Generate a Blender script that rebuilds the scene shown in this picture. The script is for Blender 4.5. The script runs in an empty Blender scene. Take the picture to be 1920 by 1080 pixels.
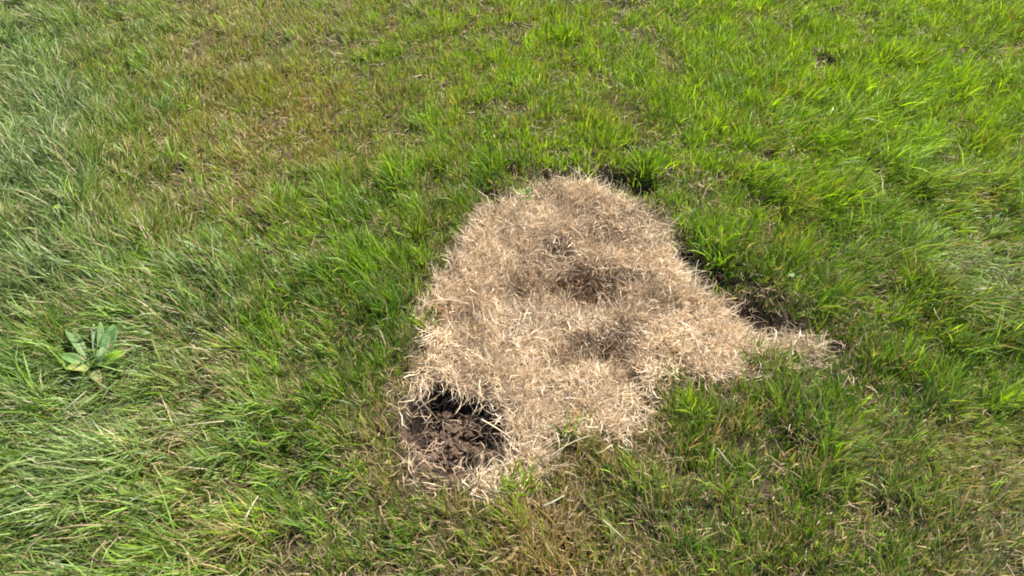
import bpy, bmesh, math, random
import numpy as np
from mathutils import Vector, Matrix, noise as mnoise

random.seed(7)
rng = np.random.default_rng(11)
scene = bpy.context.scene
COL = scene.collection
R = math.radians

# ------------------------------------------------------------------ camera
CAM_H, PITCH, HFOV = 1.5, 48.0, 65.0
cam_d = bpy.data.cameras.new("camera")
cam = bpy.data.objects.new("camera", cam_d)
COL.objects.link(cam)
cam.location = (0, 0, CAM_H)
cam.rotation_euler = (R(90 - PITCH), 0, 0)
cam_d.sensor_width = 36
cam_d.lens = 18 / math.tan(R(HFOV / 2))
cam_d.clip_start = 0.05
cam_d.clip_end = 500
scene.camera = cam

# ------------------------------------------------------------------ light
SUN_EL, SUN_AZ = 47.0, 38.0          # azimuth: degrees to the right of straight ahead (+Y)
world = bpy.data.worlds.new("World")
scene.world = world
world.use_nodes = True
wn = world.node_tree
bg = wn.nodes["Background"]
sky = wn.nodes.new("ShaderNodeTexSky")
sky.sky_type = 'NISHITA'
sky.sun_disc = False
sky.sun_elevation = R(SUN_EL)
sky.sun_rotation = R(SUN_AZ)
wn.links.new(sky.outputs[0], bg.inputs[0])
bg.inputs[1].default_value = 0.085
sun_d = bpy.data.lights.new("sun", 'SUN')
sun_d.energy = 4.9
sun_d.angle = R(0.53)
sun_d.color = (1.0, 0.955, 0.88)
sun = bpy.data.objects.new("sun", sun_d)
COL.objects.link(sun)
sd = Vector((math.sin(R(SUN_AZ)) * math.cos(R(SUN_EL)), math.cos(R(SUN_AZ)) * math.cos(R(SUN_EL)), math.sin(R(SUN_EL))))
sun.rotation_euler = sd.to_track_quat('Z', 'Y').to_euler()
sun.location = sd * 20

vs = scene.view_settings
vs.view_transform = 'Standard'
vs.look = 'None'
scene.cycles.filter_width = 1.9
vs.exposure = 1.45
vs.gamma = 1
vs.use_curve_mapping = False

# ------------------------------------------------------------------ helpers
F = 960 / math.tan(R(HFOV / 2))
CP, SP = math.cos(R(PITCH)), math.sin(R(PITCH))


def at(px, py, z=0.0):
    """pixel of the photograph -> point of the lawn at height z"""
    a, b = (px - 960) / F, -(py - 540) / F
    d = (a, CP + b * SP, -SP + b * CP)
    t = (z - CAM_H) / d[2]
    return np.array((d[0] * t, d[1] * t, z))


def mpp(py):                                     # metres per pixel across, at picture row py
    p = at(960, py)
    return (p[1] * CP + CAM_H * SP) / F


def hash2(i, j, seed):
    h = (i.astype(np.int64) * 374761393 + j.astype(np.int64) * 668265263 + seed * 1442695041) & 0xffffffff
    h = ((h ^ (h >> 13)) * 1274126177) & 0xffffffff
    h = (h ^ (h >> 16)) & 0xffff
    return h / 65535.0


def vnoise(x, y, scale, seed=0):                 # value noise 0..1
    x = np.asarray(x) / scale
    y = np.asarray(y) / scale
    i, j = np.floor(x), np.floor(y)
    u, v = x - i, y - j
    u, v = u * u * (3 - 2 * u), v * v * (3 - 2 * v)
    a, b = hash2(i, j, seed), hash2(i + 1, j, seed)
    c, d = hash2(i, j + 1, seed), hash2(i + 1, j + 1, seed)
    return (a * (1 - u) + b * u) * (1 - v) + (c * (1 - u) + d * u) * v


def fbm(x, y, scale, seed=0, o=3):
    s = 0
    a = 1
    t = 0
    for k in range(o):
        s = s + a * vnoise(x, y, scale / 2 ** k, seed + 17 * k)
        t += a
        a *= .55
    return s / t


def smooth(a, b, x):
    t = np.clip((x - a) / (b - a), 0, 1)
    return t * t * (3 - 2 * t)


def poly_dist(x, y, poly):                       # signed distance, negative inside
    x = np.asarray(x, float)
    y = np.asarray(y, float)
    d = np.full(x.shape, 1e9)
    ins = np.zeros(x.shape, bool)
    n = len(poly)
    for k in range(n):
        ax, ay = poly[k][:2]
        bx, by = poly[(k + 1) % n][:2]
        ex, ey = bx - ax, by - ay
        t = np.clip(((x - ax) * ex + (y - ay) * ey) / (ex * ex + ey * ey + 1e-12), 0, 1)
        d = np.minimum(d, np.hypot(x - ax - t * ex, y - ay - t * ey))
        c = (ay > y) != (by > y)
        with np.errstate(divide='ignore', invalid='ignore'):
            xx = ax + (y - ay) / (by - ay) * ex
        ins ^= c & (x < xx)
    return np.where(ins, -d, d)


def blob(x, y, px, py, rpx, rpy=None, z=0.02):   # gaussian bump, size as seen in the photograph
    p = at(px, py, z)
    s = mpp(py)
    rx = rpx * s
    q0, q1 = at(px, py - 20, z), at(px, py + 20, z)
    ry = (rpy or rpx) * (q0[1] - q1[1]) / 40
    return np.exp(-(((x - p[0]) / rx) ** 2 + ((y - p[1]) / ry) ** 2))


def tag(o, label=None, cat=None, group=None, kind=None):
    for k, v in (('label', label), ('category', cat), ('group', group), ('kind', kind)):
        if v:
            o[k] = v
    return o


# ------------------------------------------------------------------ where things are on the lawn
# outline of the dead patch (upper edge at the soil, lower edge hidden by the blades in front)
PATCH_PX = [(985, 366, .0), (1040, 340, .0), (1105, 362, .0), (1170, 388, .0), (1208, 412, .0), (1228, 450, .0), (1262, 496, .0),
            (1312, 548, .0), (1368, 580, .0), (1408, 616, .0), (1450, 644, .0), (1512, 648, .0), (1512, 674, .01), (1450, 690, .02),
            (1400, 686, .02), (1290, 690, .02), (1216, 706, .02), (1182, 752, .02), (1160, 788, .02), (1098, 780, .02),
            (1036, 795, .02), (1008, 842, .02), (955, 872, .02), (905, 884, .02), (850, 882, .02), (800, 868, .02), (772, 830, .02),
            (770, 780, .02), (774, 722, .02), (792, 690, .02), (796, 640, .02), (806, 600, .02), (796, 570, .02), (826, 530, .0),
            (872, 488, .0), (888, 440, .0), (926, 404, .0)]
PATCH = [at(*p) for p in PATCH_PX]
HOLE_C = at(853, 800)
HOLE_RX = 100 * mpp(800)
HOLE_RY = (at(853, 725)[1] - at(853, 872)[1]) / 2


def patch_sd(x, y):
    return poly_dist(x, y, PATCH) + (fbm(x, y, .12, 5, 3) - .5) * .10 + (fbm(x, y, .03, 6, 2) - .5) * .06 - .008


def hole_r(x, y):
    ang = np.arctan2(y - HOLE_C[1], x - HOLE_C[0])
    r = np.hypot((x - HOLE_C[0]) / HOLE_RX, (y - HOLE_C[1]) / HOLE_RY)
    return r * (1 + .11 * np.sin(2 * ang + .6) + .07 * np.sin(5 * ang + 1) + .05 * np.sin(9 * ang))


TRENCH = [(1190, 352, 50, 16), (1120, 338, 40, 10), (1284, 484, 30, 26), (1348, 526, 52, 28), (1440, 608, 66, 30), (1400, 580, 36, 22),
          (785, 640, 9, 30), (920, 368, 14, 6), (1080, 334, 70, 7)]
PITS = [(788, 780, 17, 24), (848, 748, 22, 12), (902, 802, 20, 13), (932, 772, 12, 15), (868, 856, 9, 8), (812, 742, 14, 10), (902, 742, 15, 10),
        (940, 795, 10, 12), (800, 828, 9, 7)]
GAPS = [(172, 668, 34, 24), (1550, 122, 26, 12), (1565, 446, 34, 18), (1180, 8, 36, 12), (1858, 12, 46, 14), (222, 346, 26, 16), (1750, 312, 26, 10),
        (1445, 300, 22, 12), (870, 98, 8, 8), (1305, 880, 34, 26), (1470, 830, 30, 34), (1050, 1020, 14, 12), (330, 1005, 16, 7), (555, 850, 30, 22),
        (190, 700, 22, 14), (80, 760, 26, 10), (500, 545, 16, 16), (1645, 560, 20, 14), (1800, 545, 26, 10), (1200, 165, 14, 10),
        (1650, 960, 30, 14), (1230, 1010, 20, 22), (1180, 285, 18, 16), (90, 960, 18, 12), (280, 905, 18, 9), (470, 910, 18, 9), (650, 655, 16, 24),
        (390, 575, 18, 10), (965, 85, 9, 8), (500, 450, 18, 14), (1840, 785, 20, 12), (860, 1050, 14, 14), (700, 165, 8, 8), (1570, 655, 16, 20),
        (830, 920, 22, 12), (1100, 590, 1, 1), (960, 325, 16, 9), (1480, 770, 16, 14), (250, 470, 12, 10), (1660, 700, 18, 14)]
DIMPLES = [(1060, 524, 96, 34, .026), (1130, 556, 62, 28, .024), (990, 556, 44, 14, .014), (1112, 434, 22, 26, .022), (1135, 664, 78, 24, .02), (1160, 510, 40, 18, .014), (1050, 470, 40, 16, .01), (1080, 690, 26, 10, .014),
           (1040, 372, 30, 8, .010), (860, 590, 34, 14, .016), (1270, 575, 26, 10, .01), (945, 545, 20, 14, .012), (1180, 480, 20, 9, .01), (1000, 745, 28, 8, .010)]


def ground_z(x, y):
    z = .030 * (fbm(x, y, .42, 3, 2) - .5) + .016 * (fbm(x, y, .11, 4, 2) - .5)
    near = (np.abs(x) < 3) & (y > 0) & (y < 4.5)
    if np.ndim(x) and near.any():
        X, Y = x[near], y[near]
        q = np.zeros(X.shape)
        sdp = patch_sd(X, Y)
        q += smooth(.03, -.06, sdp) * (-.014 + .030 * (fbm(X, Y, .10, 31, 3) - .5))
        for px, py, a, b in TRENCH:
            q -= .042 * blob(X, Y, px, py, a, b, 0)
        for px, py, a, b in GAPS:
            q -= .022 * blob(X, Y, px, py, a, b, 0)
        for px, py, a, b, d in DIMPLES:
            q -= d * 1.5 * blob(X, Y, px, py, a, b, 0)
        hr = hole_r(X, Y)
        m = smooth(1.06, .78, hr)
        tilt = np.clip((Y - HOLE_C[1]) / HOLE_RY, -1, 1)
        q -= m * (.026 + .012 * (tilt + .3))
        q += m * (.042 * (fbm(X, Y, .032, 41, 3) - .5) + .016 * (fbm(X, Y, .011, 43, 2) - .5))
        for px, py, a, b in PITS:
            q -= .040 * blob(X, Y, px, py + 10, a, b, -.02) * smooth(1.15, .9, hr)
        z = z.copy()
        z[near] += q
    return z


# regional look of the lawn, read off the photograph on a 12 x 7 grid:
# dry share, yellowness (also lowered to darken shaded tufts), length (cm), lean x, lean y, flatness, paleness (also paints in sheen)
G = '''
20 35 8 -7 6 55 45|30 55 7 -6 6 45 10|58 74 5 -5 6 45 15|50 58 5 -4 6 40 40|25 75 5 -2 5 30 5|25 80 5 0 4 25 5|15 80 6 2 5 30 5|15 80 6 3 5 30 0|6 88 7 4 6 40 0|8 90 7 5 6 40 0|5 95 7 5 6 40 0|15 90 7 6 6 40 10
15 15 10 -8 5 62 75|38 58 8 -7 6 55 20|54 74 6 -6 6 45 8|68 95 5 -4 6 40 8|42 60 5 -2 5 30 20|20 68 5 0 5 25 5|14 76 6 2 4 25 5|14 72 6 2 4 30 0|10 80 7 4 4 35 0|8 88 9 7 5 55 0|4 98 9 7 6 50 0|5 98 9 5 7 45 0
18 25 10 -8 4 62 60|38 55 9 -8 5 58 25|50 60 7 -6 5 50 12|20 50 7 -4 5 40 5|12 48 8 -3 5 35 0|22 48 6 -1 4 30 0|15 60 5 0 4 30 0|15 60 5 1 4 30 0|14 62 6 2 4 35 0|14 76 8 6 3 50 5|10 76 9 9 2 65 15|22 66 8 9 2 62 25
18 22 11 -8 3 64 60|24 35 10 -8 3 62 40|30 38 9 -7 4 58 35|14 42 8 -5 4 42 5|10 38 8 -4 5 36 0|12 40 7 -3 5 36 0|15 50 5 0 3 30 0|15 50 5 0 4 30 0|18 32 7.5 1 4 30 0|16 40 8 3 4 34 0|22 48 8 6 2 46 10|26 35 10 7 -4 68 65
18 36 11 -9 1 66 40|24 30 11 -9 0 70 55|46 40 8 -7 0 60 30|24 42 7 -5 2 45 5|28 42 6 -3 4 40 0|30 45 6 -2 4 40 0|30 50 5 0 3 40 0|34 50 5 0 3 36 0|32 34 7.5 1 4 30 0|18 26 8 1 3 32 0|24 34 8 2 2 38 5|14 60 9 5 1 50 10
18 36 12 -9 0 72 65|22 45 12 -9 -1 74 75|32 56 9 -8 -4 70 60|20 40 7 -5 0 48 5|62 48 5 -2 2 45 0|82 45 4 0 2 50 0|74 48 4 0 1 50 0|64 46 5 0 2 45 5|34 36 6.5 1 3 30 5|28 38 7.5 1 3 28 5|44 40 6 1 2 40 30|56 50 6 2 0 48 60
18 38 11 -9 0 66 40|26 48 10 -8 -1 66 45|32 56 9 -7 -3 66 30|24 45 7 -4 1 52 10|36 38 7 -3 3 42 5|58 46 6 -2 2 42 5|84 58 5 -1 2 45 0|60 42 6 0 2 48 10|24 36 6.5 0 3 32 5|38 38 6.5 1 3 34 5|42 42 6 1 2 40 10|66 50 6 2 1 50 90
'''
rows = [[list(map(float, c.split())) for c in r.split('|')] for r in G.strip().split('\n')]
GP, GV = [], []
for j, r in enumerate(rows):
    for i, c in enumerate(r):
        p = at(80 + 160 * i, 77 + 154 * j, .03)
        GP.append((p[0], p[1], mpp(77 + 154 * j) * 160))
        GV.append(c)
GP, GV = np.array(GP), np.array(GV)


def fields(x, y):
    xw = x + (fbm(x, y, .14, 61, 2) - .5) * .16
    yw = y + (fbm(x, y, .14, 67, 2) - .5) * .16
    d2 = ((xw[:, None] - GP[None, :, 0]) ** 2 + (yw[:, None] - GP[None, :, 1]) ** 2) / (GP[None, :, 2] ** 2)
    w = 1 / (d2 + .18) ** 3
    w /= w.sum(1, keepdims=True)
    v = w @ GV
    return v[:, 0] / 100, v[:, 1] / 100, v[:, 2] / 100, v[:, 3] / 10, v[:, 4] / 10, v[:, 5] / 100, v[:, 6] / 100


# ------------------------------------------------------------------ materials
def leaf_material(name, transl, rough, spec, attr='col', bump=0.0):
    m = bpy.data.materials.new(name)
    m.use_nodes = True
    n, l = m.node_tree.nodes, m.node_tree.links
    p = n["Principled BSDF"]
    p.inputs['Roughness'].default_value = rough
    p.inputs['Specular IOR Level'].default_value = spec
    a = n.new('ShaderNodeAttribute')
    a.attribute_name = attr
    tc = n.new('ShaderNodeTexCoord')
    nz = n.new('ShaderNodeTexNoise')
    nz.inputs['Scale'].default_value = 90
    nz.inputs['Detail'].default_value = 3
    l.new(tc.outputs['Object'], nz.inputs['Vector'])
    mr = n.new('ShaderNodeMapRange')
    mr.inputs['From Min'].default_value = .3
    mr.inputs['From Max'].default_value = .7
    mr.inputs['To Min'].default_value = .78
    mr.inputs['To Max'].default_value = 1.22
    l.new(nz.outputs[0], mr.inputs['Value'])
    mx = n.new('ShaderNodeVectorMath')
    mx.operation = 'SCALE'
    l.new(a.outputs['Color'], mx.inputs[0])
    l.new(mr.outputs[0], mx.inputs['Scale'])
    l.new(mx.outputs[0], p.inputs['Base Color'])
    t = n.new('ShaderNodeBsdfTranslucent')
    tm = n.new('ShaderNodeVectorMath')
    tm.operation = 'MULTIPLY'
    tm.inputs[1].default_value = (1.25, 1.2, .55) if transl > .3 else (1.1, 1.0, .8)
    l.new(mx.outputs[0], tm.inputs[0])
    l.new(tm.outputs[0], t.inputs['Color'])
    ms = n.new('ShaderNodeMixShader')
    ms.inputs[0].default_value = transl
    l.new(p.outputs[0], ms.inputs[1])
    l.new(t.outputs[0], ms.inputs[2])
    l.new(ms.outputs[0], n['Material Output'].inputs['Surface'])
    return m


MAT_GRASS = leaf_material('grass_blade', .48, .48, .40)
MAT_STRAW = leaf_material('dead_straw', .18, .6, .35)
MAT_LEAF = leaf_material('weed_leaf', .28, .55, .22)


def soil_material(name, attr=None, base=(.06, .042, .03)):
    m = bpy.data.materials.new(name)
    m.use_nodes = True
    n, l = m.node_tree.nodes, m.node_tree.links
    p = n["Principled BSDF"]
    p.inputs['Roughness'].default_value = .95
    p.inputs['Specular IOR Level'].default_value = .15
    tc = n.new('ShaderNodeTexCoord')
    nz = n.new('ShaderNodeTexNoise')
    nz.inputs['Scale'].default_value = 120
    nz.inputs['Detail'].default_value = 8
    nz.inputs['Roughness'].default_value = .7
    l.new(tc.outputs['Object'], nz.inputs['Vector'])
    mr = n.new('ShaderNodeMapRange')
    mr.inputs['From Min'].default_value = .3
    mr.inputs['From Max'].default_value = .7
    mr.inputs['To Min'].default_value = .45
    mr.inputs['To Max'].default_value = 1.6
    l.new(nz.outputs[0], mr.inputs['Value'])
    mx = n.new('ShaderNodeVectorMath')
    mx.operation = 'SCALE'
    if attr:
        a = n.new('ShaderNodeAttribute')
        a.attribute_name = attr
        l.new(a.outputs['Color'], mx.inputs[0])
    else:
        mx.inputs[0].default_value = base
    l.new(mr.outputs[0], mx.inputs['Scale'])
    l.new(mx.outputs[0], p.inputs['Base Color'])
    b = n.new('ShaderNodeBump')
    b.inputs['Strength'].default_value = .9
    b.inputs['Distance'].default_value = .004
    l.new(nz.outputs[0], b.inputs['Height'])
    l.new(b.outputs[0], p.inputs['Normal'])
    return m


MAT_GROUND = soil_material('soil_and_thatch', 'col')
MAT_CLOD = soil_material('soil_clod', None, (.090, .060, .040))


# ------------------------------------------------------------------ mesh builders
def raw_mesh(name, V, T, C, mat, smooth_shade=False):
    me = bpy.data.meshes.new(name)
    me.vertices.add(len(V))
    me.vertices.foreach_set('co', np.ascontiguousarray(V, np.float32).ravel())
    nt = len(T)
    me.loops.add(nt * 3)
    me.loops.foreach_set('vertex_index', np.ascontiguousarray(T, np.int32).ravel())
    me.polygons.add(nt)
    me.polygons.foreach_set('loop_start', np.arange(0, nt * 3, 3, dtype=np.int32))
    me.polygons.foreach_set('loop_total', np.full(nt, 3, np.int32))
    if smooth_shade:
        me.polygons.foreach_set('use_smooth', np.ones(nt, bool))
    at_ = me.attributes.new('col', 'FLOAT_COLOR', 'POINT')
    rgba = np.ones((len(V), 4), np.float32)
    rgba[:, :3] = C
    at_.data.foreach_set('color', rgba.ravel())
    me.materials.append(mat)
    me.update()
    me.validate()
    o = bpy.data.objects.new(name, me)
    COL.objects.link(o)
    return o


def blade_arrays(P, az, L, w, t0, t1, roll, c0, c1, S=3, curl=None, floor=None, prof=None, wob=0.0):
    """tapered bent strips: N blades, S segments each"""
    N = len(P)
    if curl is None:
        curl = np.zeros(N)
    pts = [P]
    cur = P.copy()
    sides = []
    prof = prof or {3: (.75, 1.0, .72), 4: (.7, 1., .9, .55), 5: (.7, 1, 1, .85, .5), 2: (.9, .9)}[S]
    for s in range(S):
        f = (s + .5) / S
        th = t0 + (t1 - t0) * f
        a = az + curl * f
        if wob:
            th = th + rng.normal(0, wob, N)
            a = a + rng.normal(0, wob * 1.3, N)
        d = np.stack((np.sin(th) * np.cos(a), np.sin(th) * np.sin(a), np.cos(th)), 1)
        b = np.stack((-np.sin(a), np.cos(a), np.zeros(N)), 1)
        nrm = np.cross(d, b)
        r = roll * (1 + .5 * f)
        sides.append(b * np.cos(r)[:, None] + nrm * np.sin(r)[:, None])
        cur = cur + d * (L / S)[:, None]
        if floor is not None:
            cur[:, 2] = np.maximum(cur[:, 2], floor)
        pts.append(cur.copy())
    M = 2 * S + 1
    V = np.empty((N, M, 3))
    C = np.empty((N, M, 3))
    for s in range(S):
        h = (w * prof[s] * .5)[:, None]
        V[:, 2 * s] = pts[s] - sides[s] * h
        V[:, 2 * s + 1] = pts[s] + sides[s] * h
        f = (s / S) ** 1.5
        C[:, 2 * s] = C[:, 2 * s + 1] = c0 * (1 - f) + c1 * f
    V[:, 2 * S] = pts[S]
    C[:, 2 * S] = c1
    T = []
    for s in range(S - 1):
        k = 2 * s
        T += [(k, k + 1, k + 3), (k, k + 3, k + 2)]
    T.append((2 * S - 2, 2 * S - 1, 2 * S))
    T = np.array(T)
    T = (np.arange(N)[:, None, None] * M + T[None]).reshape(-1, 3)
    return V.reshape(-1, 3), T, C.reshape(-1, 3)


def join_arrays(parts):
    V, T, C, k = [], [], [], 0
    for v, t, c in parts:
        V.append(v)
        T.append(t + k)
        C.append(c)
        k += len(v)
    return np.concatenate(V), np.concatenate(T), np.concatenate(C)


def mixc(a, b, t):
    t = np.asarray(t)[:, None]
    return np.asarray(a) * (1 - t) + np.asarray(b) * t


GREEN = np.array((.036, .112, .008))
YELLOW = np.array((.215, .350, .004))
PALE = np.array((.22, .29, .105))  # pale green, also standing in for the sheen on flattened blades
TAN = np.array((.40, .30, .155))
BROWN = np.array((.22, .15, .068))
GOLD = np.array((.33, .22, .045))
OLIVE = np.array((.22, .195, .022))


def grass_colors(N, dry, yel, pale, jit):
    """each blade is green, yellowing or dead; the mix follows the region"""
    u = rng.random(N)
    k = np.clip(yel + rng.normal(0, .16, N) + jit * .3, 0, 1.15)
    c = mixc(GREEN, YELLOW, k)
    c = mixc(c, PALE, np.clip(pale * .8 + rng.normal(0, .15, N), 0, 1))  # whitish sheen of flat grass mixed into the blade colour
    c *= np.clip(1 + rng.normal(0, .2, N) + jit * .35, .5, 1.7)[:, None]
    dd = mixc(TAN, BROWN, np.clip(rng.random(N) * 1.0 - .25, 0, 1))
    dd = mixc(dd, GOLD, np.clip((yel - .4) * 2.2 * rng.random(N), 0, .85))
    dd = mixc(dd, (.56, .52, .36), np.clip(pale * .8 * rng.random(N), 0, .8))
    dd *= np.clip(1 + rng.normal(0, .22, N), .5, 1.6)[:, None]
    ol = mixc(mixc(np.tile((.085, .10, .022), (N, 1)), OLIVE, np.clip((yel - .42) * 3, 0, 1)), c, rng.random(N) * .6)
    is_dry = u < dry * .72
    is_ol = (~is_dry) & (u < dry * 1.3)
    c = np.where(is_dry[:, None], dd, np.where(is_ol[:, None], ol, c))
    tip = np.where((rng.random(N) < .10 + .35 * dry)[:, None], mixc(c, dd, np.full(N, .7)), c * 1.08)
    return c, tip, is_dry


# ------------------------------------------------------------------ ground
def spaced(segs):
    out = []
    for a, b, st in segs:
        n = max(2, int(round((b - a) / st)))
        out += list(np.linspace(a, b, n, endpoint=False))
    out.append(segs[-1][1])
    return np.array(out)


def far(a, b, n):
    return list(a * (b / a) ** (np.arange(1, n + 1) / n))


hx, hy = HOLE_C[0], HOLE_C[1]
gx = spaced([(-2.6, hx - .16, .016), (hx - .16, hx + .16, .0035), (hx + .16, .75, .011), (.75, 2.6, .016)])
gx = np.array([-v for v in far(2.6, 120, 16)][::-1] + list(gx) + far(2.6, 120, 16))
gy = spaced([(.1, hy - .16, .016), (hy - .16, hy + .16, .0035), (hy + .16, 2.1, .011), (2.1, 4.2, .02)])
gy = np.array([.1 - v for v in far(.1, 120, 18)][::-1] + list(gy) + far(4.2, 120, 16))
GX, GY = np.meshgrid(gx, gy)
fx, fy = GX.ravel(), GY.ravel()
fz = ground_z(fx, fy)
sdp = patch_sd(fx, fy)
hr = hole_r(fx, fy)
soil = np.array((.030, .021, .014))  # dark soil, deepened further to imitate shade in the gaps
thatch = np.array((.10, .066, .038))
lit_redsoil = np.array((.080, .052, .034))  # reddish soil as it looks where the hole floor is lit
gc = np.tile(np.array((.050, .038, .019)), (len(fx), 1))
gc = mixc(gc, thatch, smooth(.01, -.05, sdp) * (.35 + .65 * fbm(fx, fy, .05, 71, 2)))
tr = np.zeros(len(fx))
for px, py, a, b in TRENCH:
    tr = np.maximum(tr, blob(fx, fy, px, py, a * 1.15, b * 1.2, 0))
for px, py, a, b in GAPS:
    tr = np.maximum(tr, blob(fx, fy, px, py, a, b, 0))
gc = mixc(gc, soil, np.clip(tr * 1.3, 0, 1))  # shade of trenches and gaps painted into the bare soil
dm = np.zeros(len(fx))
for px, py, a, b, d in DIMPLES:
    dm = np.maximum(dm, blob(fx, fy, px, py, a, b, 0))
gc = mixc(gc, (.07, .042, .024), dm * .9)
gc = mixc(gc, mixc(np.tile(soil * .8, (len(fx), 1)), lit_redsoil * 1.5, smooth(.25, -.5, (fy - hy) / HOLE_RY) * smooth(.3, .6, fbm(fx, fy, .05, 77, 2))), smooth(1.12, .98, hr))  # hole floor: lit near side and shaded far side put into the colour
farw = smooth(.3, 1.0, np.maximum(np.abs(fx) - 2.2, np.maximum(fy - 3.4, .2 - fy)))
gc = mixc(gc, np.array((.07, .10, .022)), farw * (.6 + .4 * fbm(fx, fy, .3, 79, 2)))
nx, ny = len(gx), len(gy)
idx = np.arange(nx * ny).reshape(ny, nx)
q = np.stack((idx[:-1, :-1], idx[:-1, 1:], idx[1:, 1:], idx[1:, :-1]), -1).reshape(-1, 4)
T = np.concatenate((q[:, [0, 1, 2]], q[:, [0, 2, 3]]))
ground = raw_mesh('ground', np.stack((fx, fy, fz), 1), T, gc, MAT_GROUND, True)
tag(ground, 'uneven dark soil of the lawn with a small dug hole', kind='structure')

# ------------------------------------------------------------------ lawn grass, tuft by tuft
X0, X1, Y0, Y1 = -2.75, 2.75, .22, 3.55
STEP = .0163
cx, cy = np.meshgrid(np.arange(X0, X1, STEP), np.arange(Y0, Y1, STEP))
cx = cx.ravel() + rng.uniform(-.9, .9, cx.size) * STEP
cy = cy.ravel() + rng.uniform(-.9, .9, cy.size) * STEP
halfw = (cy * CP + CAM_H * SP) * math.tan(R(HFOV / 2))
marg = np.abs(cx) - halfw
k = (marg < .5) & (rng.random(cx.size) < np.clip(1 - (marg - .05) / .3, .3, 1)) & ((cy < 3.15) | (rng.random(cx.size) < .5))
cx, cy = cx[k], cy[k]
sd_ = patch_sd(cx, cy)
hr_ = hole_r(cx, cy)
near_side = smooth(1.30, 1.12, cy)
keep = np.clip((sd_ + .032 + .02 * near_side) / (.065 + .05 * near_side), 0, 1) ** 1.4
for px, py, a, b in TRENCH:
    keep *= 1 - .95 * np.minimum(1, 1.5 * blob(cx, cy, px, py, a, b, 0))
for px, py, a, b in GAPS:
    keep *= 1 - .72 * np.minimum(1, 1.1 * blob(cx, cy, px, py, a, b, .01))
keep *= np.where(hr_ < 1.12, 0, 1) * (1 - .10 * blob(cx, cy, 1490, 850, 270, 170)) * (1 - .35 * smooth(2.0, 2.9, cy))
keep *= (.42 + .58 * smooth(.22, .40, fbm(cx, cy, .06, 91, 2)))
k = rng.random(cx.size) < keep
cx, cy, sd_ = cx[k], cy[k], sd_[k]
NC = len(cx)
dry, yel, ln, lx, ly, flat, pale = fields(cx, cy)
big = fbm(cx, cy, .13, 101, 3) - .5
dry = np.clip(dry + (fbm(cx, cy, .07, 103, 2) - .5) * .5 + .55 * np.exp(-np.clip(sd_, 0, 1) / .03) * (cy < 1.35) + .3 * np.exp(-np.clip(sd_ + .02, 0, 1) / .025), 0, .95)
yel = yel + (fbm(cx, cy, .10, 107, 2) - .5) * .35
ln = ln * (.60 + .06 * smooth(.45, .65, flat)) * np.clip(.95 + big * 1.4 + 2.0 * (fbm(cx, cy, .055, 117, 2) - .5) + rng.normal(0, .16, NC), .4, 1.8)
ln *= .55 + .45 * smooth(0, .07, sd_)
caz = np.arctan2(ly, lx) + (fbm(cx, cy, .22, 109, 2) - .5) * 1.8 + rng.normal(0, .35, NC)
cfl = np.clip(flat + (fbm(cx, cy, .12, 113, 2) - .5) * .5 + rng.normal(0, .08, NC), .05, .95)
clumpj = rng.normal(0, .5, NC)
NB = 14
ci = np.repeat(np.arange(NC), NB)
N = len(ci)
off = rng.normal(0, .0085, (N, 2))
bx, by = cx[ci] + off[:, 0], cy[ci] + off[:, 1]
rad = np.arctan2(off[:, 1], off[:, 0])
fl = cfl[ci]
ax = np.cos(caz[ci]) * (.35 + 1.2 * fl) + np.cos(rad) * .7 * (1.1 - fl) + rng.normal(0, .42, N)
ay = np.sin(caz[ci]) * (.35 + 1.2 * fl) + np.sin(rad) * .7 * (1.1 - fl) + rng.normal(0, .42, N)
az = np.arctan2(ay, ax)
L = ln[ci] * np.clip(rng.normal(.95, .26, N), .35, 1.8)
w = np.clip(rng.normal(.00235, .0007, N), .0012, .0060) * (.75 + L * 4.5)
t0 = np.clip(fl * .75 + rng.normal(.05, .16, N), 0, 1.3)
t1 = t0 + np.clip(fl * 1.0 + rng.normal(.38, .38, N), -.1, 1.6)
t1 = np.minimum(t1, 1.95)
roll = rng.normal(0, .55, N)
c0, c1, isd = grass_colors(N, dry[ci], yel[ci], pale[ci], clumpj[ci])
L = np.where(isd, L * .95, L)
w = np.where(isd, w * .8, w)
gz = ground_z(bx, by)
bz = gz - .002 + np.where(rng.random(N) < fl * .5, rng.random(N) * .022, 0)
P = np.stack((bx, by, bz), 1)
floor = gz + .003
curl = rng.normal(0, .35, N)
S = 3
# three kinds of turf: long flattened grass, yellowing thin grass, short green grass
print('tris', N*5)
kind = np.where(cfl > .585, 0, np.where(dry > .40, 1, 2))[ci]
for kk, (nm, lab) in enumerate((
        ('matted_grass', 'long pale green grass lying flattened in swirls at the lawn sides'),
        ('yellowing_grass', 'short yellowing grass thinned with tan dead blades across the lawn'),
        ('lawn_grass', 'dense upright green lawn grass surrounding the dead straw patch'))):
    m = kind == kk
    V, T, C = blade_arrays(P[m], az[m], L[m], w[m], t0[m], t1[m], roll[m], c0[m], c1[m], 3, curl[m], floor[m])
    tag(raw_mesh(nm, V, T, C, MAT_GRASS), lab, 'grass', kind='stuff')
print('lawn blades', N, 'clumps', NC)


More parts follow.
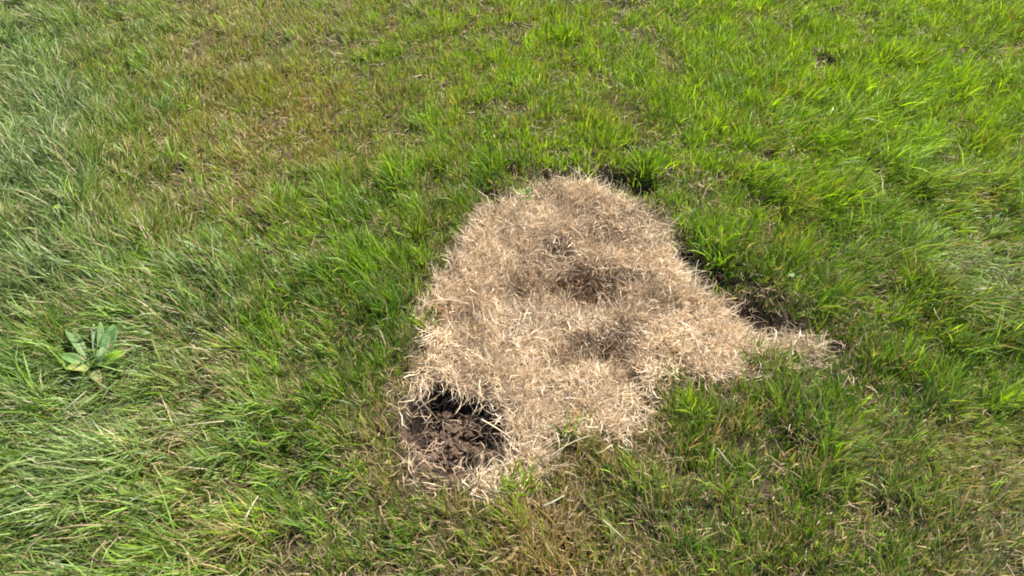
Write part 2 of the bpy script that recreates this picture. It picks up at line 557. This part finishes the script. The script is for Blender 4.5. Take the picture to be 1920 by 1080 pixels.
# low thatch of dead bits between the tufts
N = 78000
tx, ty = rng.uniform(X0 + .4, X1 - .4, N), rng.uniform(Y0, Y1, N)
tk = (np.abs(tx) < (ty * CP + CAM_H * SP) * math.tan(R(HFOV / 2)) + .3) & (hole_r(tx, ty) > 1.05) & (patch_sd(tx, ty) > -.02)
tx, ty = tx[tk], ty[tk]
N = len(tx)
tz = ground_z(tx, ty)
cc = mixc(TAN, BROWN, rng.random(N) ** .6) * np.clip(rng.normal(.8, .25, N), .3, 1.4)[:, None]
V, T, C = blade_arrays(np.stack((tx, ty, tz + rng.random(N) * .012 + .002), 1), rng.uniform(0, 6.28, N), rng.uniform(.015, .05, N), rng.uniform(.0012, .003, N),
                       rng.uniform(1.0, 1.6, N), rng.uniform(1.2, 1.8, N), rng.normal(0, .5, N), cc, cc, 2, rng.normal(0, .8, N), tz + .002)
tag(raw_mesh('thatch', V, T, C, MAT_STRAW), 'low brown thatch of dead bits between the living grass tufts', 'thatch', kind='stuff')

# ------------------------------------------------------------------ the dead straw patch
px0, px1 = min(p[0] for p in PATCH) - .14, max(p[0] for p in PATCH) + .14
py0, py1 = min(p[1] for p in PATCH) - .1, max(p[1] for p in PATCH) + .1
NS = 380000
sx, sy = rng.uniform(px0, px1, NS), rng.uniform(py0, py1, NS)
d = patch_sd(sx, sy)
h = hole_r(sx, sy)
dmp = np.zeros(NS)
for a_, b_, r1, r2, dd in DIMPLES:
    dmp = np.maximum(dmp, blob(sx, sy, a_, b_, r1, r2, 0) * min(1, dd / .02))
trn = np.zeros(NS)
for a_, b_, r1, r2 in TRENCH:
    trn = np.maximum(trn, blob(sx, sy, a_, b_, r1, r2, 0))
ns = smooth(1.30, 1.12, sy)
pr = np.clip((.016 + .04 * ns - d) / (.05 + .08 * ns), 0, 1) ** (1 + ns) * (1 - .85 * np.clip(trn * 1.2, 0, 1)) * (1 - .6 * dmp) * smooth(1.04, 1.24, h)
pr *= .18 + .82 * smooth(.30, .58, fbm(sx, sy, .032, 131, 2) * .6 + fbm(sx, sy, .09, 133, 2) * .4)
pr *= (1 - .75 * blob(sx, sy, 742, 800, 26, 80)) * (1 - .5 * blob(sx, sy, 820, 888, 80, 22))
k = rng.random(NS) < pr
sx, sy, d, h, dmp, trn = sx[k], sy[k], d[k], h[k], dmp[k], trn[k]
N = len(sx)
tone = fbm(sx, sy, .09, 137, 3) - .5
gz = ground_z(sx, sy)
lay = rng.random(N)
fl_ = (fbm(sx, sy, .16, 139, 2) - .5) * 7
az = fl_ + rng.normal(0, 1.2, N)
up = smooth(.4, .62, fbm(sx, sy, .07, 141, 2))
t0 = np.clip(rng.normal(1.32 - .40 * up - .25 * dmp, .28, N), 0, 1.6)
t1 = np.clip(t0 + rng.normal(.35, .5, N), .2, 2.2)
STRAW = np.array((.62, .465, .295))
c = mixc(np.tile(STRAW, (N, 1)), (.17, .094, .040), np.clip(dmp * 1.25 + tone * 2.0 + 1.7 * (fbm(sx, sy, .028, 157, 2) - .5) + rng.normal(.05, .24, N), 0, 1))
c = mixc(c, (.80, .68, .48), np.clip(rng.normal(.3, .35, N) - dmp * .7, 0, .95))
c *= np.clip(rng.normal(1.0, .26, N), .3, 1.3)[:, None]
ln_ = np.clip(rng.normal(.042, .019, N), .010, .10)
V1 = blade_arrays(np.stack((sx, sy, gz + lay * (.003 + .018 * fbm(sx, sy, .05, 151, 2))), 1), az, ln_, np.clip(rng.normal(.00145, .0005, N), .0007, .0030), t0, t1,
                  rng.normal(0, .7, N), c * .9, c * 1.05, 3, rng.normal(0, 1.2, N), gz + .003, wob=.22)
straw = raw_mesh('dead_grass', *V1, MAT_STRAW)
tag(straw, 'mat of bleached tan dead grass forming a triangular patch', 'dead grass', kind='stuff')
print('straw', N)

# root fibres, straws over and inside the hole
N = 240
ra = rng.uniform(0, 6.283, N)
rr = np.sqrt(rng.uniform(.0, 1.25, N))
fx_, fy_ = hx + np.cos(ra) * rr * HOLE_RX, hy + np.sin(ra) * rr * HOLE_RY
gz = ground_z(fx_, fy_)
inw = rr > .85
az = np.where(inw, ra + math.pi + rng.normal(0, .9, N), rng.uniform(0, 6.28, N))
cc = mixc(np.tile(np.array((.40, .29, .18)), (N, 1)), (.10, .065, .045), np.clip(rng.random(N) * 1.2 - (rr > .9) * .4, 0, 1))
V1 = blade_arrays(np.stack((fx_, fy_, gz + .003 + rng.random(N) * .01), 1), az, rng.uniform(.02, .062, N), rng.uniform(.0011, .0024, N), rng.uniform(.7, 1.5, N), rng.uniform(1.2, 2.0, N),
                  rng.normal(0, .6, N), cc, cc, 5, rng.normal(0, 1.6, N), gz + .002, prof=(1, 1, 1, .9, .7), wob=.25)
tag(raw_mesh('root_fibres', *V1, MAT_STRAW), 'tangle of dry roots and straw bits lining the soil hole', 'roots', kind='stuff')


# ------------------------------------------------------------------ single tufts that stand out
def gz1(x, y):
    return float(ground_z(np.array([x]), np.array([y]))[0])


def tuft(px, py, n, ln, spread, lean, hue, label, dryf=.05, pl=0., flat=.2, z=.0, name='grass_tuft'):
    c = at(px, py, z)
    N = n
    o = rng.normal(0, spread, (N, 2))
    x, y = c[0] + o[:, 0], c[1] + o[:, 1]
    gz = ground_z(x, y)
    rad = np.arctan2(o[:, 1], o[:, 0])
    az = np.arctan2(lean[1] + np.sin(rad) * .5 + rng.normal(0, .5, N), lean[0] + np.cos(rad) * .5 + rng.normal(0, .5, N))
    L = ln * np.clip(rng.normal(.85, .26, N), .3, 1.5)
    t0 = np.clip(rng.normal(flat + .15, .18, N), 0, 1.3)
    t1 = t0 + np.clip(rng.normal(.5 + flat * .5, .3, N), 0, 1.4)
    c0, c1, _ = grass_colors(N, np.full(N, dryf), np.full(N, hue), np.full(N, pl), np.full(N, .3))
    b = gz1(c[0], c[1])
    P = np.stack((x - c[0], y - c[1], gz - b - .002), 1)
    o_ = raw_mesh('blades', *blade_arrays(P, az, L, np.clip(rng.normal(.0038, .0008, N), .002, .006), t0, t1, rng.normal(0, .5, N), c0, c1, 4, rng.normal(0, .4, N), gz - b + .003), MAT_GRASS)
    o_['kind'] = 'stuff'
    root = bpy.data.objects.new(name, None)
    COL.objects.link(root)
    root.location = (c[0], c[1], b)
    o_.parent = root
    tag(root, label, 'grass tuft')
    return root


tuft(1560, 815, 120, .060, .040, (.6, .4), .72, 'bright green grass tuft in the dark right part of the lower lawn', flat=.4)
tuft(745, 345, 110, .085, .020, (-.3, .4), .55, 'tall bright green tuft left of the top of the straw patch')
tuft(1205, 325, 110, .080, .020, (.2, .3), .45, 'dark green tuft over the bare gap at the top edge of the straw patch')
tuft(975, 905, 70, .060, .016, (0, .2), .6, 'small fresh green tuft just below the hole, right of its rim', dryf=.15)
tuft(1212, 905, 70, .060, .016, (0, .2), .5, 'small green tuft in thin turf below the lower tip of the straw patch', dryf=.15)
tuft(1295, 775, 70, .075, .013, (-.2, .4), .8, 'thin yellow green tuft in front of the lower right straw edge')
tuft(1082, 806, 60, .055, .016, (.1, .3), .5, 'sparse dark green sprigs growing out of the lower straw edge', dryf=.2)
tuft(1345, 440, 120, .065, .024, (0, .3), .75, 'rounded bright green tuft right of the upper straw patch')
tuft(1345, 485, 90, .080, .018, (-.2, .3), .40, 'dark green tuft standing over the gap on the right straw edge', dryf=.1)
tuft(805, 240, 90, .075, .016, (-.4, .4), .55, 'long bladed green tuft in the short grass of the upper middle', flat=.3)
tuft(1355, 90, 120, .085, .026, (.5, .4), .95, 'large yellow green tuft at the top of the lawn, right of the small burrow', flat=.4)
tuft(800, 600, 46, .050, .010, (.1, .3), .9, 'yellow green tuft touching the left edge of the straw patch by the curled leaf')
tuft(1450, 685, 110, .060, .026, (0, .4), .35, 'dark green tuft under the pointed right corner of the straw patch', dryf=.1)
tuft(80, 130, 130, .11, .035, (-.9, .4), .15, 'silvery pale tuft lying over at the upper left border', pl=.9, flat=.7)  # silvery sheen painted as pale blade colour
tuft(1893, 560, 150, .12, .035, (.6, -.6), .3, 'whitish long tuft combed over at the right border', pl=1., flat=.75, dryf=.1)  # whitish sheen of the combed blades is in their colour
tuft(115, 640, 60, .10, .012, (-.2, .6), .2, 'dark stiff upright tuft just left of the broad leaved weed', pl=.1)
tuft(1020, 1015, 420, .046, .046, (0, .3), .62, 'golden brown dying grass tuft at the bottom edge under the hole', dryf=1.1, flat=.4)
tuft(176, 716, 40, .085, .020, (-.8, .2), .35, 'pale blades lying across the foot of the broad leaved weed', pl=.5, flat=.6, dryf=.2)
tuft(148, 672, 40, .080, .016, (-.5, .5), .3, 'few thin green blades growing up through the broad leaved weed', flat=.4)
tuft(1655, 235, 140, .095, .03, (.8, .4), .95, 'glossy yellow green tuft swept right in the upper right lawn', flat=.5)


# ------------------------------------------------------------------ single dry stems
def stem(points, w, col, label, group=None, name='dry_stem', tipw=.4):
    """a flat, slightly hollow stalk through pixel points with heights"""
    pts = [np.array(at(px, py, z)) for px, py, z in points]
    base = pts[0].copy()
    # smooth the line
    fine = []
    n = len(pts)
    for k in range(n - 1):
        p0, p1, p2, p3 = pts[max(k - 1, 0)], pts[k], pts[k + 1], pts[min(k + 2, n - 1)]
        for s in range(4):
            t = s / 4
            fine.append(.5 * (2 * p1 + (p2 - p0) * t + (2 * p0 - 5 * p1 + 4 * p2 - p3) * t * t + (3 * p1 - p0 - 3 * p2 + p3) * t ** 3))
    fine.append(pts[-1])
    fine = [p - base for p in fine]
    V, T = [], []
    m = len(fine)
    K = 5
    for k, p in enumerate(fine):
        d = fine[min(k + 1, m - 1)] - fine[max(k - 1, 0)]
        d /= np.linalg.norm(d) + 1e-9
        s = np.cross(d, (0, 0, 1.))
        s /= np.linalg.norm(s) + 1e-9
        u = np.cross(s, d)
        r = w * .5 * (1 - (1 - tipw) * k / (m - 1))
        for j in range(K):
            a = 2 * math.pi * j / K
            V.append(p + s * math.cos(a) * r + u * math.sin(a) * r * .55)
    for k in range(m - 1):
        for j in range(K):
            a, b = k * K + j, k * K + (j + 1) % K
            T += [(a, b, b + K), (a, b + K, a + K)]
    for end in (0, (m - 1) * K):
        for j in range(1, K - 1):
            T.append((end, end + j + 1, end + j) if end == 0 else (end, end + j, end + j + 1))
    V = np.array(V)
    C = np.tile(np.array(col), (len(V), 1)) * rng.normal(1, .08, len(V))[:, None]
    o = raw_mesh(name, V, np.array(T), C, MAT_STRAW, True)
    o.location = base
    tag(o, label, 'stem', group)
    return o


SC = (.52, .42, .27)
stem([(902, 786, .012), (925, 799, .016), (950, 815, .012), (958, 822, .01)], .0042, SC, 'pale straw lying across the right rim of the soil hole')
stem([(770, 778, .002), (790, 762, .014), (812, 748, .012), (838, 730, .02)], .0026, (.34, .25, .15), 'thin straw slanting over the dark upper left of the hole')
stem([(786, 740, .015), (795, 758, .012), (812, 776, -.005), (822, 790, -.02)], .003, (.30, .22, .14), 'brownish root hanging down into the left of the hole')
stem([(855, 716, .02), (862, 742, .018), (866, 756, .0)], .003, (.48, .36, .23), 'short upright straw at the top rim of the hole')
stem([(925, 760, .01), (940, 752, .022), (928, 738, .026), (920, 748, .016)], .0026, (.45, .36, .22), 'curled pale straw looping over the upper right of the hole')
stem([(1030, 858, .02), (1060, 836, .03), (1090, 822, .035), (1105, 818, .03)], .003, (.5, .42, .28), 'long arched pale straw above the thin turf right of the hole')
stem([(1303, 545, .01), (1304, 515, .03), (1307, 495, .045), (1310, 487, .05)], .003, (.55, .47, .34), 'lone pale straw standing upright in the dark right gap')
stem([(455, 990, .04), (462, 968, .055), (474, 945, .055), (484, 930, .045)], .006, (.42, .38, .23), 'thick whitish dry stem in the matted grass at lower left')
stem([(1018, 950, .03), (1035, 942, .04), (1058, 929, .045)], .0065, (.40, .38, .24), 'broad whitish blade lying on thin turf under the hole')
stem([(1130, 975, .03), (1150, 992, .045), (1172, 1012, .04)], .0045, (.26, .26, .14), 'pale stem leaning right of the brown tuft at the bottom')
stem([(805, 568, .025), (822, 562, .035), (850, 563, .03), (880, 570, .022)], .0035, (.62, .47, .32), 'bleached straw arched over the curled brown leaf')
stem([(1345, 840, .03), (1362, 862, .04), (1380, 880, .03)], .003, (.28, .26, .17), 'grey straw in the dark hollow right of the lower turf edge')
stem([(115, 775, .06), (140, 752, .075), (162, 733, .07)], .005, (.30, .36, .19), 'pale green bent stem crossing the flattened grass below the weed')
stem([(420, 790, .05), (395, 792, .06), (330, 800, .05)], .004, (.42, .36, .2), 'tan stem lying level in the flattened grass left of the hole')
stem([(1748, 570, .04), (1754, 586, .05), (1762, 602, .045)], .003, (.34, .33, .2), 'thin whitish stem over the dark gap near the right border')


# ------------------------------------------------------------------ leaves
def leaf_mesh(length, width, curve, fold, col, nseg=8, tipy=1.0, wave=.0, twist=0.0, spots=0.0, shape='oval'):
    """a solid thin leaf blade along +Y, raised at +Z, folded along its midrib"""
    V, C = [], []
    col = np.array(col)
    across = 7
    p = np.zeros(3)
    ang = 0
    for i in range(nseg + 1):
        t = i / nseg
        if shape == 'oval':
            w = width * .5 * (math.sin(math.pi * min(1, t * .93 + .05)) ** .62)
        else:
            w = width * .5 * math.sqrt(max(0, 1 - (2 * t - 1) ** 2))
        w = max(w, width * .03)
        ang = curve * t
        if i:
            p = p + np.array((0, math.cos(ang), math.sin(ang))) * length / nseg
        tw = twist * t
        for j in range(across):
            s = (j / (across - 1)) * 2 - 1
            lift = fold * abs(s) * w + wave * w * math.sin(t * 9 + s * 2.5) * abs(s)
            a, b = s * w * math.cos(fold * .5), lift
            V.append(p + np.array((a * math.cos(tw) - b * math.sin(tw), -math.sin(ang) * b, a * math.sin(tw) + b * math.cos(ang))))
            k = 1 + .14 * math.cos(s * 9 + t * 14) * (abs(s) > .1) + rng.normal(0, .06)
            cc = col * k
            if rng.random() < spots + .02:
                cc = np.array((.30, .20, .10)) * k
            C.append(cc)
    T = []
    n = (nseg + 1) * across
    for i in range(nseg):
        for j in range(across - 1):
            a = i * across + j
            b, c, d = a + 1, a + across + 1, a + across
            T += [(a, b, c), (a, c, d), (a + n, c + n, b + n), (a + n, d + n, c + n)]
    edge = [j for j in range(across)] + [(i + 1) * across - 1 for i in range(1, nseg + 1)] + [nseg * across + j for j in range(across - 2, -1, -1)] + [i * across for i in range(nseg - 1, 0, -1)]
    m = len(edge)
    for e in range(m):
        a, b = edge[e], edge[(e + 1) % m]
        T += [(a, a + n, b + n), (a, b + n, b)]
    V = np.array(V)
    V2 = V.copy()
    V2[:, 2] -= .0006
    return np.concatenate((V, V2)), np.array(T), np.concatenate((C, np.array(C) * .95))


def midrib_mesh(length, curve, w, nseg, col):
    V, T, C = [], [], []
    p = np.zeros(3)
    for i in range(nseg + 1):
        t = i / nseg
        ang = curve * t
        if i:
            p = p + np.array((0, math.cos(ang), math.sin(ang))) * length * .93 / nseg
        r = w * (1 - .75 * t)
        up = np.array((0, -math.sin(ang), math.cos(ang)))
        for j in range(4):
            a = math.pi * j / 3
            V.append(p + np.array((math.cos(a) * r, 0, 0)) + up * (math.sin(a) * r * .7 + .0004))
            C.append(col)
    for i in range(nseg):
        for j in range(3):
            a = i * 4 + j
            T += [(a, a + 1, a + 5), (a, a + 5, a + 4)]
    return np.array(V), np.array(T), np.array(C)


def empty(name, loc):
    o = bpy.data.objects.new(name, None)
    o.empty_display_size = .02
    COL.objects.link(o)
    o.location = loc
    return o


def put_leaf(root, base_px, tip_px, width, col, curve=.3, fold=.5, wave=.1, twist=0., rib=True, label=None, spots=0., shape='oval', mat=None, stalk=None, roll=0.):
    b = np.array(at(*base_px)) - np.array(root.location)
    t = np.array(at(*tip_px)) - np.array(root.location)
    if root.name.startswith('broadleaf'):
        b[2] -= .010
        t[2] -= .008
    ch = t - b
    Lc = float(np.linalg.norm(ch))
    L = Lc * (1 + curve * curve / 24)
    o = raw_mesh('leaf', *leaf_mesh(L, width, curve, fold, col, wave=wave, twist=twist, spots=spots, shape=shape), mat or MAT_LEAF, True)
    Yd = Vector(ch).normalized()
    Zw = Vector((0, 0, 1))
    Xd = Yd.cross(Zw)
    if Xd.length < 1e-3:
        Xd = Vector((1, 0, 0))
    Xd.normalize()
    Zd = Xd.cross(Yd)
    M = Matrix((Xd, Yd, Zd)).transposed().to_4x4() @ Matrix.Rotation(-curve * .5, 4, 'X')
    M = Matrix.Translation(Vector(b)) @ M @ Matrix.Rotation(roll, 4, 'Y')
    o.parent = root
    o.matrix_local = M
    if label:
        o['label'] = label
    if rib:
        r = raw_mesh('midrib', *midrib_mesh(L, curve, .0014, 8, np.array((.30, .36, .20))), MAT_LEAF, True)
        r.parent = o
    return o


wb = at(172, 672, .0)
weed = empty('broadleaf_weed', (wb[0], wb[1], gz1(wb[0], wb[1])))
tag(weed, 'broad leaved dock weed with pale upright leaves in the long grass', 'weed')
LG = (.12, .20, .085)
put_leaf(weed, (158, 668, .04), (134, 607, .060), .026, (.13, .21, .07), -.7, .35, .08, roll=.45)
put_leaf(weed, (176, 668, .04), (164, 604, .075), .016, (.19, .25, .12), .3, .8, .1, roll=.7)
put_leaf(weed, (186, 668, .04), (177, 600, .080), .019, (.15, .23, .08), .3, .6, .1, roll=.7)
put_leaf(weed, (192, 672, .04), (216, 604, .065), .034, (.07, .15, .035), -.5, .3, .12, roll=.25)  # darker green paints shade onto this leaf
put_leaf(weed, (184, 680, .045), (196, 650, .06), .024, (.15, .23, .08), -.9, .3, .1, roll=.3)
put_leaf(weed, (190, 682, .05), (232, 660, .065), .025, (.15, .27, .015), -.9, .4, .3, label='fresh yellow green leaf of the weed', roll=.3)
put_leaf(weed, (165, 686, .04), (110, 660, .06), .026, (.12, .21, .055), -.8, .3, .12)
put_leaf(weed, (165, 690, .04), (122, 684, .06), .024, (.20, .25, .05), -.8, .35, .2, label='yellowing leaf of the weed', spots=.1)
put_leaf(weed, (172, 692, .035), (184, 712, .055), .024, (.24, .25, .09), -.7, .3, .2, label='faded cream yellow leaf of the weed', spots=.14)
put_leaf(weed, (166, 675, .03), (150, 650, .05), .030, (.09, .17, .05), -.3, .4, .1)  # shading of the inner leaf put into its darker green

# curled brown leaf on the straw
cb = at(838, 580, .0)
cb[2] = gz1(cb[0], cb[1]) + .030
V, T, C = leaf_mesh(.075, .046, -1.2, -.9, (.30, .15, .07), nseg=10, wave=.18, twist=.5, spots=.12)
dl = raw_mesh('curled_leaf', V, T, C, MAT_LEAF, True)
dl.location = cb + np.array((-.036, 0, .012))
dl.rotation_euler = (R(10), R(-14), R(-96))
tag(dl, 'curled orange brown dead leaf on the left side of the straw', 'dead leaf')

# small seedling at the top of the straw patch
sb = at(988, 402, .0)
sg = empty('seedling', (sb[0], sb[1], gz1(sb[0], sb[1])))
tag(sg, 'tiny thin stemmed seedling with yellow green leaves on the straw', 'seedling')
st = stem([(988, 404, .0), (988, 385, .022), (986, 362, .05)], .0022, (.07, .085, .03), None, name='stalk', tipw=.7)
for kx in ('category', 'label'):
    if kx in st:
        del st[kx]
st.location = Vector(st.location) - sg.location
st.parent = sg
put_leaf(sg, (986, 366, .048), (972, 355, .056), .014, (.16, .21, .03), -.6, .3, .1, rib=False)
put_leaf(sg, (986, 364, .048), (996, 352, .058), .013, (.12, .18, .03), -.6, .3, .1, rib=False)
put_leaf(sg, (987, 372, .04), (1000, 370, .046), .013, (.15, .20, .04), -.6, .3, .1, rib=False)
put_leaf(sg, (987, 372, .04), (976, 374, .045), .012, (.08, .13, .03), -.6, .3, .1, rib=False)


def single_leaf(px, py, z, length, width, rot, col, label, curve=-.6, fold=.3, tilt=.2, shape='oval', spots=0.):
    c = at(px, py, z)
    o = raw_mesh('fallen_leaf', *leaf_mesh(length, width, curve, fold, col, wave=.12, spots=spots, shape=shape), MAT_LEAF, True)
    o.location = c
    o.rotation_euler = (tilt, 0, rot)
    tag(o, label, 'leaf')
    return o


single_leaf(1487, 520, .05, .016, .014, .3, (.16, .25, .09), 'small round pale leaf in dark grass right of the straw patch', shape='round')
single_leaf(1008, 856, .02, .026, .012, -.9, (.30, .20, .12), 'flat tan leaf scrap on the straw just right of the hole')
# single_leaf(372, 617, .06, .022, .011, 1.2, (.24, .29, .20), 'whitish leaf scrap in the grass right of the broad leaved weed')
single_leaf(905, 862, .02, .017, .008, .2, (.30, .22, .11), 'small pale yellow leaf at the lower rim of the soil hole')
single_leaf(110, 392, .08, .026, .015, .8, (.20, .27, .04), 'small bright yellow green leaf in the pale upper left grass')
# single_leaf(530, 742, .05, .04, .007, 1.5, (.5, .42, .28), 'narrow straw coloured leaf lying on grass above left of the hole')


# ------------------------------------------------------------------ soil clods in the hole
def clod(px, py, size, label, seed, squash=.55, group=None, z=None):
    c = at(px, py, -.03)
    g = gz1(c[0], c[1])
    bm = bmesh.new()
    bmesh.ops.create_icosphere(bm, subdivisions=3, radius=1)
    for v in bm.verts:
        q = v.co * 1.3 + Vector((seed * 3.1, seed * 1.7, 0))
        k = 1 + .55 * mnoise.noise(q) + .42 * mnoise.noise(q * 2.7) + .3 * mnoise.noise(q * 6)
        v.co = v.co * k
        v.co.z *= squash
        v.co *= size
    me = bpy.data.meshes.new('soil_clod')
    bm.to_mesh(me)
    bm.free()
    for p in me.polygons:
        p.use_smooth = False
    me.materials.append(MAT_CLOD)
    o = bpy.data.objects.new('soil_clod', me)
    COL.objects.link(o)
    o.location = (c[0], c[1], g + size * squash * .45)
    o.rotation_euler = (0, 0, seed * 1.1)
    tag(o, label, 'soil clod', group)
    return o


CG = 'crumbly soil clods in the hole'
clod(845, 802, .026, 'largest reddish soil clod in the middle of the hole', 1, group=CG)
for i, (px, py, s) in enumerate([(838, 826, .014), (868, 824, .012), (820, 842, .011), (890, 842, .012), (850, 848, .010), (815, 812, .010), (880, 775, .012),
                                 (905, 828, .009), (835, 775, .011), (860, 868, .008), (805, 856, .009), (915, 790, .009), (878, 808, .008), (800, 800, .008)]):
    clod(px, py, s * 1.1, 'small crumbly brown soil clod lying among roots in the hole', i + 2, group=CG)


# loose crumbs of soil
N = 1500
ra = rng.uniform(0, 6.283, N)
rr = np.abs(rng.normal(0, .62, N))
qx, qy = hx + np.cos(ra) * rr * HOLE_RX, hy + np.sin(ra) * rr * HOLE_RY - .01
tn = len(TRENCH) * 60
tq = []
for px, py, a, b in TRENCH:
    c = at(px, py, 0)
    for _ in range(70):
        tq.append((c[0] + random.gauss(0, a * .6) * mpp(py), c[1] + random.gauss(0, b * .8) * mpp(py)))
for px, py, a, b in GAPS:
    c = at(px, py, 0)
    for _ in range(25):
        tq.append((c[0] + random.gauss(0, a * .5) * mpp(py), c[1] + random.gauss(0, b * .7) * mpp(py)))
tq = np.array(tq)
qx, qy = np.concatenate((qx, tq[:, 0])), np.concatenate((qy, tq[:, 1]))
N = len(qx)
gz = ground_z(qx, qy)
base = np.array([(1, 0, 0), (-1, 0, 0), (0, 1, 0), (0, -1, 0), (0, 0, 1), (0, 0, -1)], float)
tri = np.array([(0, 2, 4), (2, 1, 4), (1, 3, 4), (3, 0, 4), (2, 0, 5), (1, 2, 5), (3, 1, 5), (0, 3, 5)])
sz = np.clip(rng.lognormal(-5.9, .45, N), .0012, .007)
V = base[None] * sz[:, None, None] * rng.uniform(.55, 1.3, (N, 6, 1)) + rng.normal(0, .22, (N, 6, 3)) * sz[:, None, None]
V += np.stack((qx, qy, gz + sz * .3), 1)[:, None]
T = (np.arange(N)[:, None, None] * 6 + tri[None]).reshape(-1, 3)
cc = mixc(np.tile(np.array((.12, .07, .045)), (N, 1)), (.045, .032, .024), rng.random(N))
tag(raw_mesh('soil_crumbs', V.reshape(-1, 3), T, np.repeat(cc, 6, 0), MAT_GROUND), 'loose crumbs of dark brown soil in the hole and bare gaps', 'soil', kind='stuff')
print('all tris', sum(len(o.data.polygons) for o in bpy.data.objects if o.type == 'MESH'))
